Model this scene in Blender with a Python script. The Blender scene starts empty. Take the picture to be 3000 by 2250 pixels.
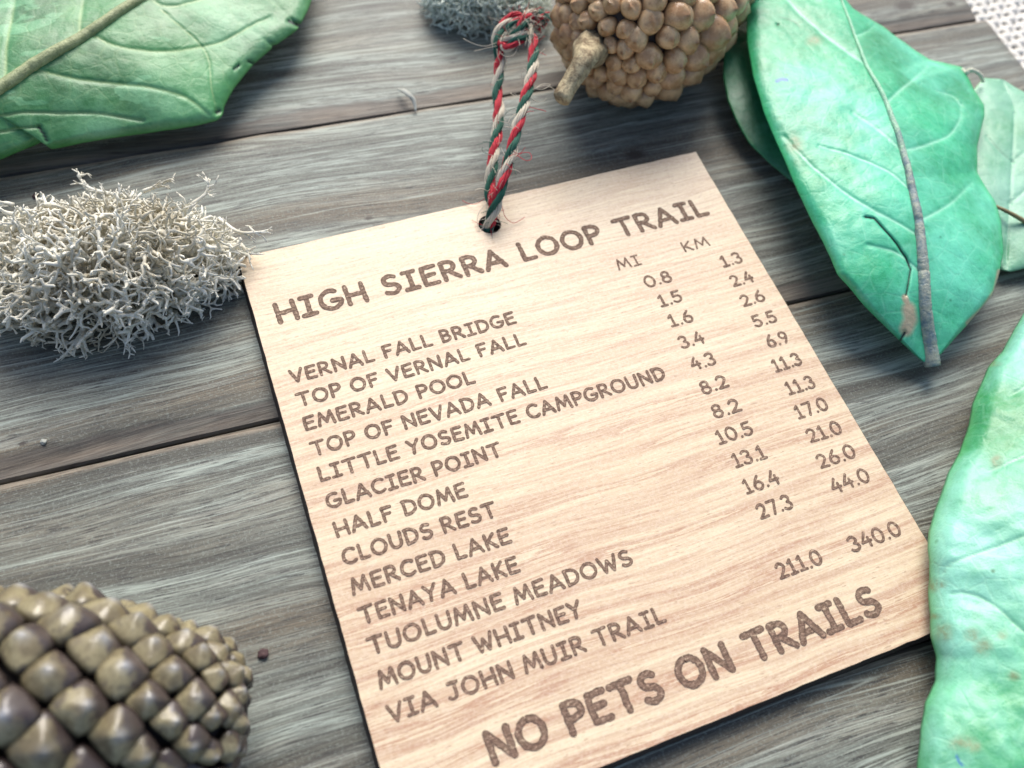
import bpy, bmesh, math, random
import numpy as np
from mathutils import Matrix, Vector, noise as mnoise

random.seed(7); rng = np.random.default_rng(7)
S = 0.01                                     # everything below is written in centimetres
scene = bpy.context.scene

# ------------------------------------------------------------------ camera
CAM = np.array([-4.30180935, -5.16884174, 13.26857011])
RB = np.array([[0.9340481285444138, 0.2674698382784918, -0.23667272587680113],
               [-0.3466550933992207, 0.8384093308428119, -0.4205948646572924],
               [0.08593218130046294, 0.47489965210240564, 0.8758344481978078]])
FPX = 2615.0
cd = bpy.data.cameras.new('camera'); cam = bpy.data.objects.new('camera', cd)
scene.collection.objects.link(cam); scene.camera = cam
M4 = Matrix.Identity(4)
for i in range(3):
    for j in range(3): M4[i][j] = RB[i, j]
    M4[i][3] = CAM[i] * S
cam.matrix_world = M4
cd.sensor_width = 36; cd.lens = FPX / 3000 * 36
cd.clip_start = 0.002; cd.clip_end = 50
cd.dof.use_dof = True; cd.dof.focus_distance = 0.145; cd.dof.aperture_fstop = 17.0

# ------------------------------------------------------------------ light
AZ, EL = math.radians(20), math.radians(44)          # azimuth clockwise from +Y
w = bpy.data.worlds.new('World'); scene.world = w; w.use_nodes = True
wn = w.node_tree.nodes; bg = wn['Background']
sky = wn.new('ShaderNodeTexSky'); sky.sky_type = 'NISHITA'; sky.sun_disc = False
sky.sun_elevation = EL; sky.sun_rotation = AZ
sky.air_density = 1.0; sky.dust_density = 3.0; sky.ozone_density = 1.0
w.node_tree.links.new(sky.outputs[0], bg.inputs[0]); bg.inputs[1].default_value = 0.105
sl = bpy.data.lights.new('sun', 'SUN'); so = bpy.data.objects.new('sun', sl); scene.collection.objects.link(so)
sl.energy = 2.3; sl.angle = math.radians(38); sl.color = (1.0, 0.965, 0.91)
d = Vector((math.sin(AZ) * math.cos(EL), math.cos(AZ) * math.cos(EL), math.sin(EL)))
so.rotation_euler = d.to_track_quat('Z', 'Y').to_euler()
scene.view_settings.view_transform = 'Standard'; scene.view_settings.look = 'None'
scene.view_settings.exposure = 0.76; scene.view_settings.gamma = 1
scene.render.resolution_x = 1024; scene.render.resolution_y = 768

# ------------------------------------------------------------------ helpers
def at(px, py, z=0.0):
    """point of the place at height z (cm) seen at photo position px,py (3000x2250)"""
    dd = RB @ np.array([(px - 1500) / FPX, -(py - 1125) / FPX, -1.0])
    return CAM + dd * ((z - CAM[2]) / dd[2])

def at_many(px, py, z):
    q = np.stack([(px - 1500) / FPX, -(py - 1125) / FPX, -np.ones_like(px)], -1)
    dd = q @ RB.T
    return CAM + dd * ((z - CAM[2]) / dd[..., 2])[..., None]

def thing(name, label, cat, loc=(0, 0, 0), group=None):
    o = bpy.data.objects.new(name, None); scene.collection.objects.link(o)
    o.empty_display_size = 0.005
    o.location = Vector(loc) * S
    o['label'] = label; o['category'] = cat
    if group: o['group'] = group
    return o

def mesh_of(name, V, F, mat, smooth=True, org=(0, 0, 0), attrs=None):
    V = (np.asarray(V, float) - np.asarray(org, float)) * S
    m = bpy.data.meshes.new(name)
    m.from_pydata(V.tolist(), [], F if isinstance(F, list) else F.tolist())
    if attrs:
        for k, a in attrs.items():
            at_ = m.attributes.new(k, 'FLOAT', 'POINT'); at_.data.foreach_set('value', np.asarray(a, np.float32))
    m.materials.append(mat)
    m.polygons.foreach_set('use_smooth', [smooth] * len(m.polygons))
    m.update()
    return m

def mk(name, V, F, mat, parent=None, smooth=True, attrs=None, kind=None):
    org = (np.array(parent.location) / S) if parent else (0, 0, 0)
    if parent and parent.parent: org = org + np.array(parent.parent.location) / S
    m = mesh_of(name, V, F, mat, smooth, org, attrs)
    o = bpy.data.objects.new(name, m); scene.collection.objects.link(o)
    if parent: o.parent = parent
    if kind: o['kind'] = kind
    return o

class MB:
    def __init__(s): s.V = []; s.F = []; s.n = 0
    def add(s, V, F):
        V = np.asarray(V); s.V.append(V); s.F.extend([tuple(i + s.n for i in f) for f in F]); s.n += len(V)
    def build(s, name, mat, parent=None, smooth=True, kind=None):
        return mk(name, np.concatenate(s.V), s.F, mat, parent, smooth, None, kind)

def spline(P, n):
    """Catmull-Rom through control points, n samples, chord-length parameter"""
    P = np.asarray(P, float)
    dd = np.r_[0, np.cumsum(np.sqrt(np.linalg.norm(np.diff(P, axis=0), axis=1)) + 1e-9)]
    out = []
    tt = np.linspace(0, dd[-1], n)
    # tangents
    T = np.zeros_like(P)
    for i in range(len(P)):
        a, b = max(i - 1, 0), min(i + 1, len(P) - 1)
        T[i] = (P[b] - P[a]) / (dd[b] - dd[a])
    for t in tt:
        i = min(np.searchsorted(dd, t, side='right') - 1, len(P) - 2)
        h = dd[i + 1] - dd[i]; u = (t - dd[i]) / h
        out.append((2*u**3 - 3*u*u + 1) * P[i] + (u**3 - 2*u*u + u) * h * T[i] + (-2*u**3 + 3*u*u) * P[i+1] + (u**3 - u*u) * h * T[i+1])
    return np.array(out)

def frames(C):
    T = np.gradient(C, axis=0); T /= np.linalg.norm(T, axis=1)[:, None] + 1e-12
    a = np.array([0, 0, 1.0]) if abs(T[0][2]) < .9 else np.array([1.0, 0, 0])
    N = np.zeros_like(C); n = a - T[0] * (a @ T[0]); n /= np.linalg.norm(n); N[0] = n
    for i in range(1, len(C)):
        n = N[i-1] - T[i] * (N[i-1] @ T[i]); N[i] = n / (np.linalg.norm(n) + 1e-12)
    return T, N, np.cross(T, N)

def tube(C, r, sides=6, cap=True):
    C = np.asarray(C, float); n = len(C); r = np.broadcast_to(np.asarray(r, float), (n,))
    T, N, B = frames(C)
    a = np.arange(sides) * 2 * math.pi / sides
    V = C[:, None] + r[:, None, None] * (np.cos(a)[None, :, None] * N[:, None] + np.sin(a)[None, :, None] * B[:, None])
    V = V.reshape(-1, 3)
    F = [(i*sides + j, i*sides + (j+1) % sides, (i+1)*sides + (j+1) % sides, (i+1)*sides + j) for i in range(n-1) for j in range(sides)]
    if cap:
        F.append(tuple(range(sides))[::-1]); F.append(tuple((n-1)*sides + j for j in range(sides)))
    return V, F

TH = math.atan(-0.055)
# ------------------------------------------------------------------ node helpers
class NT:
    def __init__(s, name):
        s.m = bpy.data.materials.new(name); s.m.use_nodes = True
        s.t = s.m.node_tree; s.N = s.t.nodes; s.L = s.t.links; s.b = s.N['Principled BSDF']
    def new(s, typ, **k):
        n = s.N.new(typ)
        for a, v in k.items(): setattr(n, a, v)
        return n
    def put(s, sock, v):
        if isinstance(v, bpy.types.NodeSocket): s.L.new(v, sock)
        elif v is not None:
            if hasattr(sock.default_value, '__len__') and not hasattr(v, '__len__'): v = (v,) * len(sock.default_value)
            if hasattr(sock.default_value, '__len__') and len(sock.default_value) == 4 and len(v) == 3: v = (*v, 1)
            sock.default_value = v
    def coord(s): return s.new('ShaderNodeTexCoord').outputs['Object']
    def math(s, op, a, b=None, c=None, clamp=False):
        n = s.new('ShaderNodeMath', operation=op, use_clamp=clamp)
        s.put(n.inputs[0], a); s.put(n.inputs[1], b); s.put(n.inputs[2], c); return n.outputs[0]
    def vmath(s, op, a, b=None):
        n = s.new('ShaderNodeVectorMath', operation=op); s.put(n.inputs[0], a)
        if b is not None: s.put(n.inputs[1], b)
        return n.outputs[0]
    def noise(s, v, scale=1.0, detail=3.0, rough=.5, dist=0.0):
        n = s.new('ShaderNodeTexNoise'); s.put(n.inputs['Vector'], v); s.put(n.inputs['Scale'], scale)
        s.put(n.inputs['Detail'], detail); s.put(n.inputs['Roughness'], rough); s.put(n.inputs['Distortion'], dist)
        return n.outputs['Fac']
    def ramp(s, f, stops, interp='LINEAR'):
        n = s.new('ShaderNodeValToRGB'); r = n.color_ramp; r.interpolation = interp
        while len(r.elements) < len(stops): r.elements.new(.5)
        for e, (p, c) in zip(r.elements, stops):
            e.position = p; e.color = (c, c, c, 1) if not hasattr(c, '__len__') else (*c, 1)
        s.put(n.inputs[0], f); return n.outputs[0]
    def mix(s, f, a, b, mode='MIX'):
        n = s.new('ShaderNodeMix', data_type='RGBA', blend_type=mode)
        s.put(n.inputs[0], f); s.put(n.inputs[6], a); s.put(n.inputs[7], b); return n.outputs[2]
    def attr(s, name): return s.new('ShaderNodeAttribute', attribute_name=name).outputs['Fac']
    def bump(s, h, dist, strength=1.0, nrm=None):
        n = s.new('ShaderNodeBump'); s.put(n.inputs['Height'], h); n.inputs['Distance'].default_value = dist * S
        n.inputs['Strength'].default_value = strength
        if nrm is not None: s.L.new(nrm, n.inputs['Normal'])
        return n.outputs[0]
    def out(s, col=None, rough=None, nrm=None, **k):
        s.put(s.b.inputs['Base Color'], col); s.put(s.b.inputs['Roughness'], rough)
        if nrm is not None: s.L.new(nrm, s.b.inputs['Normal'])
        for a, v in k.items(): s.put(s.b.inputs[a.replace('_', ' ')], v)
        return s.m

def flat_mat(name, col, rough=.6, amp=.25, scale=4, bump=.01):
    t = NT(name); v = t.vmath('MULTIPLY', t.coord(), (100, 100, 100))
    n = t.noise(v, scale, 5, .6)
    c = t.mix(n, tuple(x * (1 - amp) for x in col), tuple(min(1, x * (1 + amp)) for x in col))
    return t.out(c, rough, t.bump(n, bump))

def sign_wood(name, burnt):
    t = NT(name); co = t.vmath('MULTIPLY', t.coord(), (100, 100, 100))
    wv = t.vmath('MULTIPLY', co, (.16, .32, .3)); wz = t.noise(wv, 1, 2)
    off = t.new('ShaderNodeCombineXYZ'); t.put(off.inputs[1], t.math('MULTIPLY', t.math('SUBTRACT', wz, .5), .6))
    cw = t.vmath('ADD', co, off.outputs[0])
    sep = t.new('ShaderNodeSeparateXYZ'); t.put(sep.inputs[0], co)
    # long streaks
    s1 = t.noise(t.vmath('MULTIPLY', cw, (.13, 3.2, 0)), 1, 6, .66)
    s2 = t.noise(t.vmath('MULTIPLY', t.vmath('ADD', cw, (31, 7, 3)), (.2, 9, 0)), 1, 5, .62)
    fine = t.noise(t.vmath('MULTIPLY', cw, (.9, 27, 0)), 1, 4, .7)
    pore = t.noise(t.vmath('MULTIPLY', co, (5.5, 38, 0)), 1, 2, .5)
    spk = t.noise(co, 22, 3, .75)
    cream = t.ramp(t.noise(t.vmath('MULTIPLY', cw, (.12, .5, 0)), 1, 3), [(.3, (.72, .595, .405)), (.7, (.66, .525, .345))])
    # banded grain strengthens downward, with the falloff of light painted in
    low = t.math('MULTIPLY_ADD', sep.outputs[1], -.09, .50, clamp=True)
    k1 = t.math('MULTIPLY', t.ramp(s1, [(.44, 0), (.535, .45), (.570, 1), (.578, .05), (.62, .15), (.655, .85), (.665, .1), (.78, .6)]), t.math('ADD', low, .35), clamp=True)
    c = t.mix(k1, cream, (.44, .25, .155))
    k2 = t.math('MULTIPLY', t.ramp(s2, [(.52, 0), (.60, .55), (.64, .1), (.8, .6)]), t.math('ADD', low, .25))
    c = t.mix(t.math('MULTIPLY', k2, .75), c, (.43, .265, .18))
    c = t.mix(t.math('MULTIPLY', t.ramp(fine, [(.42, 1), (.54, 0)]), .42), c, (.47, .30, .20))
    c = t.mix(t.ramp(pore, [(.30, .62), (.38, 0)]), c, (.33, .19, .125))
    c = t.mix(t.math('MULTIPLY', t.ramp(spk, [(.45, 0), (.65, 1)]), .17), c, (.95, .87, .74))
    h = t.math('ADD', t.math('MULTIPLY', fine, .6), t.math('MULTIPLY', spk, .5))
    if burnt:
        g = t.noise(t.vmath('MULTIPLY', co, (15, 26, 0)), 1, 3, .75)
        br = t.mix(t.ramp(g, [(.40, 0), (.60, 1)]), (.060, .034, .026), (.30, .20, .15))
        c2 = t.mix(.6, t.mix(1.0, c, (.36, .28, .23), 'MULTIPLY'), br)
        c = t.mix(t.ramp(g, [(.58, 0), (.68, .7)]), c2, c)
        c = t.mix(t.math('MULTIPLY', t.ramp(t.attr('rim'), [(.35, 0), (1, 1)]), .55), c, (.055, .032, .025))
        h = t.math('ADD', h, g)
        return t.out(c, .8, t.bump(h, .012))
    return t.out(c, .42, t.bump(h, .0035), Specular_IOR_Level=.45)

def plank_wood():
    KNOTS = []
    for kp in ((1860, 452, .16), (2652, 17, .2), (2785, 12, .1), (66, 1300, .05), (1080, 640, .06)):
        q = at(kp[0], kp[1]); KNOTS.append((q[0] * math.cos(TH) + q[1] * math.sin(TH), -q[0] * math.sin(TH) + q[1] * math.cos(TH), kp[2]))
    t = NT('grey_stained_wood'); co = t.vmath('MULTIPLY', t.coord(), (100, 100, 100))
    rnd = t.new('ShaderNodeObjectInfo').outputs['Random']
    o = t.new('ShaderNodeCombineXYZ'); t.put(o.inputs[0], t.math('MULTIPLY', rnd, 170)); t.put(o.inputs[1], t.math('MULTIPLY', rnd, 71))
    co2 = t.vmath('ADD', co, o.outputs[0])
    wz = t.noise(t.vmath('MULTIPLY', co2, (.085, .22, .2)), 1, 2.5)
    off = t.new('ShaderNodeCombineXYZ'); t.put(off.inputs[1], t.math('MULTIPLY', t.math('SUBTRACT', wz, .5), 1.5))
    cw = t.vmath('ADD', co2, off.outputs[0])
    s1 = t.noise(t.vmath('MULTIPLY', cw, (.05, 1.35, .1)), 1, 6, .66)
    s2 = t.noise(t.vmath('MULTIPLY', t.vmath('ADD', cw, (9, 33, 0)), (.09, 3.4, .1)), 1, 5, .66)
    br = t.noise(t.vmath('MULTIPLY', t.vmath('ADD', cw, (77, 3, 0)), (.10, .75, .1)), 1, 3, .6)
    fine = t.noise(t.vmath('MULTIPLY', cw, (.8, 24, 3)), 1, 5, .74)
    pore = t.noise(t.vmath('MULTIPLY', cw, (2.2, 34, 3)), 1, 2, .5)
    spk = t.noise(co2, 20, 3, .8)
    c = t.ramp(s1, [(.30, (.038, .033, .026)), (.43, (.085, .080, .066)), (.50, (.155, .162, .145)), (.55, (.31, .335, .305)), (.58, (.12, .122, .106)), (.66, (.235, .25, .225)), (.78, (.085, .080, .068))])
    c = t.mix(t.math('MULTIPLY', t.ramp(br, [(.46, 0), (.62, 1)]), .62), c, (.175, .130, .088))
    c = t.mix(t.ramp(s2, [(.56, 0), (.61, .6), (.65, .08), (.8, .35)]), c, (.30, .295, .265))
    c = t.mix(t.ramp(s2, [(.30, .6), (.42, 0)]), c, (.060, .050, .040))
    c = t.mix(t.math('MULTIPLY', t.ramp(fine, [(.42, 1), (.53, 0)]), .68), c, (.050, .046, .043))
    c = t.mix(t.ramp(pore, [(.34, .85), (.41, 0)]), c, (.026, .024, .024))
    c = t.mix(t.math('MULTIPLY', t.ramp(spk, [(.52, 0), (.64, 1)]), .25), c, (.36, .40, .37))
    ln_ = t.noise(t.vmath('MULTIPLY', t.vmath('ADD', cw, (3, 51, 0)), (.045, 2.3, .1)), 1, 2, .5)
    c = t.mix(t.ramp(ln_, [(.560, 0), (.568, .55), (.580, 0), (.66, 0), (.668, .4), (.68, 0)]), c, (.44, .46, .41))
    c = t.mix(t.ramp(ln_, [(.42, 0), (.432, .6), (.44, 0), (.50, 0), (.507, .5), (.514, 0)]), c, (.035, .030, .025))
    for (kx, ky, kr) in KNOTS:
        dv = t.vmath('MULTIPLY', t.vmath('SUBTRACT', co, (kx, ky, 0)), (.55, 1, 1)); ln = t.new('ShaderNodeVectorMath', operation='LENGTH'); t.put(ln.inputs[0], dv)
        kd = t.math('ADD', t.math('DIVIDE', ln.outputs['Value'], kr), t.math('MULTIPLY', t.math('SUBTRACT', spk, .5), 1.2))
        c = t.mix(t.ramp(kd, [(.45, .9), (1.0, 0)]), c, (.030, .020, .016))
    c = t.mix(1.0, c, (1.10, 1.16, 1.10), 'MULTIPLY'); ch = t.attr('edge'); c = t.mix(t.attr('worn'), c, t.mix(t.ramp(pore, [(.35, 0), (.6, 1)]), (.16, .11, .07), (.42, .34, .24)))
    c = t.mix(t.math('MULTIPLY', ch, .78), c, t.mix(t.ramp(s2, [(.4, 0), (.62, 1)]), (.040, .033, .028), (.22, .18, .14)))
    h = t.math('ADD', t.math('ADD', t.math('MULTIPLY', fine, .9), t.math('MULTIPLY', spk, .12)), t.math('MULTIPLY', s2, .9))
    return t.out(c, t.ramp(spk, [(.2, .46), (.8, .62)]), t.bump(h, .014), Specular_IOR_Level=.5)

def leaf_mat(name, deep, mid, pale, seed=0, pale_amt=.5, rough=.38, trans=.12, vein=(.50, .80, .58), spots=.6, patch=.0):
    t = NT(name); co = t.vmath('ADD', t.vmath('MULTIPLY', t.coord(), (100, 100, 100)), (seed * 13.1, seed * 7.7, 0))
    a = t.noise(co, .42, 4, .6); b = t.noise(t.vmath('ADD', co, (40, 9, 2)), 1.6, 5, .65); f = t.noise(co, 9, 5, .7)
    c = t.mix(t.ramp(a, [(.36, 0), (.66, 1)]), deep, mid)
    pa = t.math('ADD', t.math('MULTIPLY', t.noise(t.vmath('ADD', co, (5, 77, 2)), .36, 3, .55), .75), t.math('MULTIPLY', b, .3))
    c = t.mix(t.math('MULTIPLY', t.ramp(pa, [(.70 - pale_amt * .5, 0), (.92 - pale_amt * .5, 1)]), .9), c, pale)
    c = t.mix(t.math('MULTIPLY', t.ramp(f, [(.35, 0), (.7, 1)]), .22), c, pale)
    c = t.mix(t.math('MULTIPLY', t.ramp(f, [(.28, 1), (.46, 0)]), .28), c, deep)
    # small dark flecks
    vo = t.new('ShaderNodeTexVoronoi'); t.put(vo.inputs['Vector'], co); vo.inputs['Scale'].default_value = 1.9
    sp = t.ramp(vo.outputs['Distance'], [(.03, 1), (.085, 0)])
    c = t.mix(t.math('MULTIPLY', t.math('MULTIPLY', sp, t.ramp(b, [(.48, 0), (.56, 1)])), spots), c, tuple(x * .45 for x in deep))
    if patch:                      # sharp-edged pale patches from stretched noise
        pn = t.noise(t.vmath('MULTIPLY', t.vmath('ADD', co, (3, 3, 9)), (.8, 1.9, 1)), 1, 3, .45)
        c = t.mix(t.math('MULTIPLY', t.ramp(pn, [(.66, 0), (.675, 1)]), patch), c, tuple(min(1, x * 1.35) for x in pale))
    ve = t.new('ShaderNodeTexVoronoi', feature='DISTANCE_TO_EDGE'); t.put(ve.inputs['Vector'], t.vmath('ADD', co, t.vmath('MULTIPLY', t.new('ShaderNodeTexNoise').outputs['Color'], (0, 0, 0)))); ve.inputs['Scale'].default_value = 2.6
    net = t.math('MULTIPLY', t.ramp(ve.outputs['Distance'], [(.0, 1), (.07, 0)]), t.ramp(b, [(.35, .2), (.6, 1)]))
    c = t.mix(t.math('MULTIPLY', net, .13), c, vein)
    rn = t.attr('rim'); c = t.mix(t.math('MULTIPLY', rn, .75), c, tuple(x * y for x, y in zip(mid, (1.0, .92, .62))))
    c = t.mix(t.math('MULTIPLY', t.attr('vein'), .62), c, vein)
    st = t.attr('stain'); c = t.mix(t.math('MULTIPLY', st, t.ramp(f, [(.35, .15), (.6, .75)])), c, (.20, .17, .06))
    c = t.mix(t.attr('scar'), c, t.mix(f, (.33, .25, .15), (.62, .53, .37)))
    c = t.mix(t.attr('crack'), c, (.012, .022, .018))
    c = t.mix(t.attr('ink'), c, (.01, .10, .42))
    h = t.math('SUBTRACT', t.math('ADD', t.math('MULTIPLY', f, .7), t.math('MULTIPLY', b, 1.2)), t.math('MULTIPLY', net, .16))
    return t.out(c, t.ramp(b, [(.3, rough - .04), (.7, rough + .12)]), t.bump(h, .016), Coat_Weight=.05, Coat_Roughness=.30,
                 Specular_IOR_Level=.55, Subsurface_Weight=trans, Subsurface_Radius=(.002, .004, .002), Subsurface_Scale=.4)

def cone_mat(name, light, mid, dark, rough, umbo, purple=None):
    t = NT(name); co = t.coord()          # scale-local units
    rnd = t.new('ShaderNodeObjectInfo').outputs['Random']
    o = t.new('ShaderNodeCombineXYZ')
    for i in range(3): t.put(o.inputs[i], t.math('MULTIPLY', rnd, 37.0 + 11 * i))
    cc = t.vmath('ADD', t.vmath('MULTIPLY', co, (100, 100, 100)), o.outputs[0])
    n1 = t.noise(cc, 1.8, 5, .65); n2 = t.noise(cc, 9, 4, .7)
    sep = t.new('ShaderNodeSeparateXYZ'); t.put(sep.inputs[0], t.vmath('MULTIPLY', co, (100, 100, 100)))
    c = t.mix(t.ramp(n1, [(.40, 0), (.56, 1)]), mid, light)
    c = t.mix(t.math('MULTIPLY', rnd, .35), c, mid)
    if purple:
        up = t.math('ADD', t.math('MULTIPLY_ADD', sep.outputs[0], -.6, sep.outputs[1]), t.math('MULTIPLY', t.math('SUBTRACT', n1, .5), 1.3))
        c = t.mix(t.ramp(up, [(.06, 0), (.22, .9)]), c, purple)
        c = t.mix(t.ramp(n1, [(.58, 0), (.66, .65)]), c, purple)
    c = t.mix(t.ramp(n2, [(.28, .55), (.38, 0)]), c, dark)
    c = t.mix(t.math('MULTIPLY', t.attr('umbo'), t.ramp(n1, [(.35, .3), (.6, .95)])), c, umbo)
    c = t.mix(t.attr('skirt'), c, dark)  # scale sides coloured dark to paint the shade in the crevices
    return t.out(c, rough, t.bump(t.math('ADD', n1, t.math('MULTIPLY', n2, .4)), .016), Specular_IOR_Level=.55)

def lichen_mat(name, a, b):
    t = NT(name); co = t.vmath('MULTIPLY', t.coord(), (100, 100, 100))
    n = t.noise(co, 1.1, 4, .6); f = t.noise(co, 9, 3, .6)
    c = t.mix(t.ramp(n, [(.34, .9), (.52, 0)]), a, b); c = t.mix(t.math('MULTIPLY', f, .35), c, tuple(x * .7 for x in a))
    return t.out(c, .88, t.bump(f, .01))
M = dict(
    sign=sign_wood('alder_wood', False), burnt=sign_wood('laser_burnt_wood', True), plank=plank_wood(),
    edge=flat_mat('charred_edge', (.028, .018, .016), .75, .5, 14),
    edge_b=flat_mat('singed_wood_edge', (.035, .024, .019), .7, .5, 18),
    lichen=lichen_mat('dry_lichen', (.84, .81, .69), (.46, .40, .27)),
    lichen_b=flat_mat('green_grey_lichen', (.60, .66, .58), .9, .3, 2.5, .01),
    red=flat_mat('red_jute', (.50, .022, .04), .7, .35, 9), green=flat_mat('green_jute', (.014, .10, .065), .7, .4, 9),
    jute=flat_mat('natural_jute', (.58, .52, .41), .75, .25, 9),
    splinter=flat_mat('bleached_splinter', (.40, .41, .36), .8, .4, 6), crumb=flat_mat('bark_crumb', (.06, .03, .03), .8, .4, 12),
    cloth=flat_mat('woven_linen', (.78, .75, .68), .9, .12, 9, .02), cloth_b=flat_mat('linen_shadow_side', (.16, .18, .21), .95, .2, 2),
    core=flat_mat('cone_core', (.014, .008, .007), .8, .4, 6), core_b=flat_mat('dark_cone_core', (.05, .033, .026), .8, .4, 6),  # cores kept this dark to paint the shade between the scales
    twig=flat_mat('brown_twig', (.22, .17, .08), .7, .4, 10), pale=flat_mat('dried_leaf_edge', (.62, .62, .48), .7, .3, 6),
)

# ------------------------------------------------------------------ planks
table = bpy.data.objects.new('tabletop', None); scene.collection.objects.link(table)
table['kind'] = 'structure'; table['label'] = 'grey stained wooden planks laid side by side under everything'
table.rotation_euler = (0, 0, TH)
def plank(y0, y1, x1, cut=0.34, x0=-30, seed=0, top=0.0):
    """board with worn chamfers on its two long edges; lower (near) edge chamfer is wide"""
    xs = np.arange(x0, x1 + .01, .18); xs[-1] = x1
    V = []; A = []; Wn = []
    for x in xs:
        n = lambda k, f: mnoise.noise(Vector((x * f, k + seed * 5.3, 0)))
        c0 = cut * (1 + .35 * n(0, .5) + .25 * n(9, 2.5)); e0 = .014 * n(3, .6)
        c1 = .07 * (1 + .6 * n(5, .9))
        z = top + .012 * n(7, .12)
        prof = [(y0 + e0, -1.5, 1), (y0 + e0, top - .13, 1), (y0 + e0 + .03, top - .075, 1), (y0 + c0 * .42 + e0, top - .055, .8), (y0 + c0 * .9 + e0, z - .02, 1),
                (y0 + c0 + .06, z, 0), (y1 - c1 - .09, z, 0), (y1 - c1, z - .012, .3), (y1 - .01, top - .08, 1), (y1, -1.5, 1)]
        for q_, (y, zz, a) in enumerate(prof):
            V.append((x, y, zz)); A.append(a); Wn.append({2: .35, 3: max(0, .75 + 1.2 * n(11, .7)), 7: .75}.get(q_, 0))
    k = 10; n = len(xs)
    F = [(i*k + j, (i+1)*k + j, (i+1)*k + (j+1) % k, i*k + (j+1) % k) for i in range(n-1) for j in range(k)]
    F += [tuple(range(k)), tuple((n-1)*k + j for j in range(k))[::-1]]
    A = np.array(A); A[-k:] = np.maximum(A[-k:], .6)
    o = mk('plank', V, F, M['plank'], table, False, dict(edge=A, worn=np.clip(Wn, 0, 1))); return o
Y0 = 1.50
for i, (a, b, xe) in enumerate([(-10.96, -4.70, 12.95), (-4.68, Y0, 13.0), (Y0 + .05, Y0 + 6.18, 12.85), (Y0 + 6.22, Y0 + 12.4, 12.72), (Y0 + 12.42, Y0 + 18.6, 12.9)]):
    plank(a, b, xe + 0.0, seed=i + 1)

# ------------------------------------------------------------------ woven cloth under the board
cl = thing('tablecloth', 'coarse white woven cloth lying beyond the end of the grey planks', 'cloth', (14, 6, -1.6))
mk('shade_backing', [(-60, -60, -1.63), (60, -60, -1.63), (60, 60, -1.63), (-60, 60, -1.63)], [(0, 1, 2, 3)], M['cloth_b'], cl, False)  # blue-grey sheet whose colour paints the darkness seen through the weave holes
mb = MB(); P = .27
for fam in (0, 1):
    for i in range(44 if fam == 0 else 36):
        n = 150; s = np.linspace(0, P * 42, n)
        ph = math.pi * (i % 2) + (math.pi if fam else 0)
        z = -1.50 + .035 * np.sin(s / P * math.pi + ph)
        jit = np.array([mnoise.noise(Vector((q * .9, i * 3.3, fam * 9))) for q in s]) * .04
        u = i * P + jit
        C = np.stack([10.6 + (s if fam else u), 1.6 + (u if fam else s), z], -1) if fam else np.stack([10.6 + u, 1.6 + s, z], -1)
        r = .087 * (1 + .22 * np.array([mnoise.noise(Vector((q * 2.2, i * 7.7, fam * 5))) for q in s]))
        V, F = tube(C, r, 6, False); V[:, 2] = (V[:, 2] + 1.5) * .8 - 1.5
        mb.add(V, F)
mb.build('woven_threads', M['cloth'], cl, True, 'stuff')

# ------------------------------------------------------------------ the sign
T0 = .30
sg = thing('wooden_sign', 'pale laser engraved wooden trail distance sign with a hole at its top edge', 'sign', (0, 0, 0))
W2, H2 = 4.5, 4.853; HC = (-0.03, 4.305); HR = .205
def build_board():
    bm = bmesh.new()
    def ring(z, grow):
        o = []
        for (x0, y0, x1, y1) in ((-W2, -H2, W2, -H2), (W2, -H2, W2, H2), (W2, H2, -W2, H2), (-W2, H2, -W2, -H2)):
            n = 60
            for i in range(n):
                u = i / n; x = x0 + (x1 - x0) * u; y = y0 + (y1 - y0) * u
                j = .010 * mnoise.noise(Vector((x * 9, y * 9, z * 3))) + grow
                nx, ny = (y1 - y0), -(x1 - x0); l = math.hypot(nx, ny)
                cn = 0 if i else 1
                o.append(bm.verts.new(((x + nx / l * j) * S, (y + ny / l * j) * S, z * S)))
        h = [bm.verts.new(((HC[0] + (HR - grow) * math.cos(a)) * S, (HC[1] + (HR - grow) * math.sin(a)) * S, z * S)) for a in np.linspace(0, 2 * math.pi, 40, endpoint=False)]
        return o, h
    levels = [(.004, .055), (T0 - .008, .006), (T0, -.004)]
    R = [ring(z, g) for z, g in levels]
    for a, b in zip(R, R[1:]):
        for k in (0, 1):
            n = len(a[k])
            for i in range(n):
                vs = (a[k][i], a[k][(i+1) % n], b[k][(i+1) % n], b[k][i])
                f = bm.faces.new(vs if k == 0 else vs[::-1]); f.material_index = 1
    for o, h in (R[0], R[-1]):
        es = []
        for L in (o, h):
            n = len(L)
            for i in range(n):
                e = bm.edges.get((L[i], L[(i+1) % n])) or bm.edges.new((L[i], L[(i+1) % n])); es.append(e)
        bmesh.ops.triangle_fill(bm, use_beauty=True, edges=es)
    bmesh.ops.recalc_face_normals(bm, faces=bm.faces)
    m = bpy.data.meshes.new('board'); bm.to_mesh(m); bm.free(); m.materials.append(M['sign']); m.materials.append(M['edge'])
    o = bpy.data.objects.new('board', m); scene.collection.objects.link(o); o.parent = sg
build_board()

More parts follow.
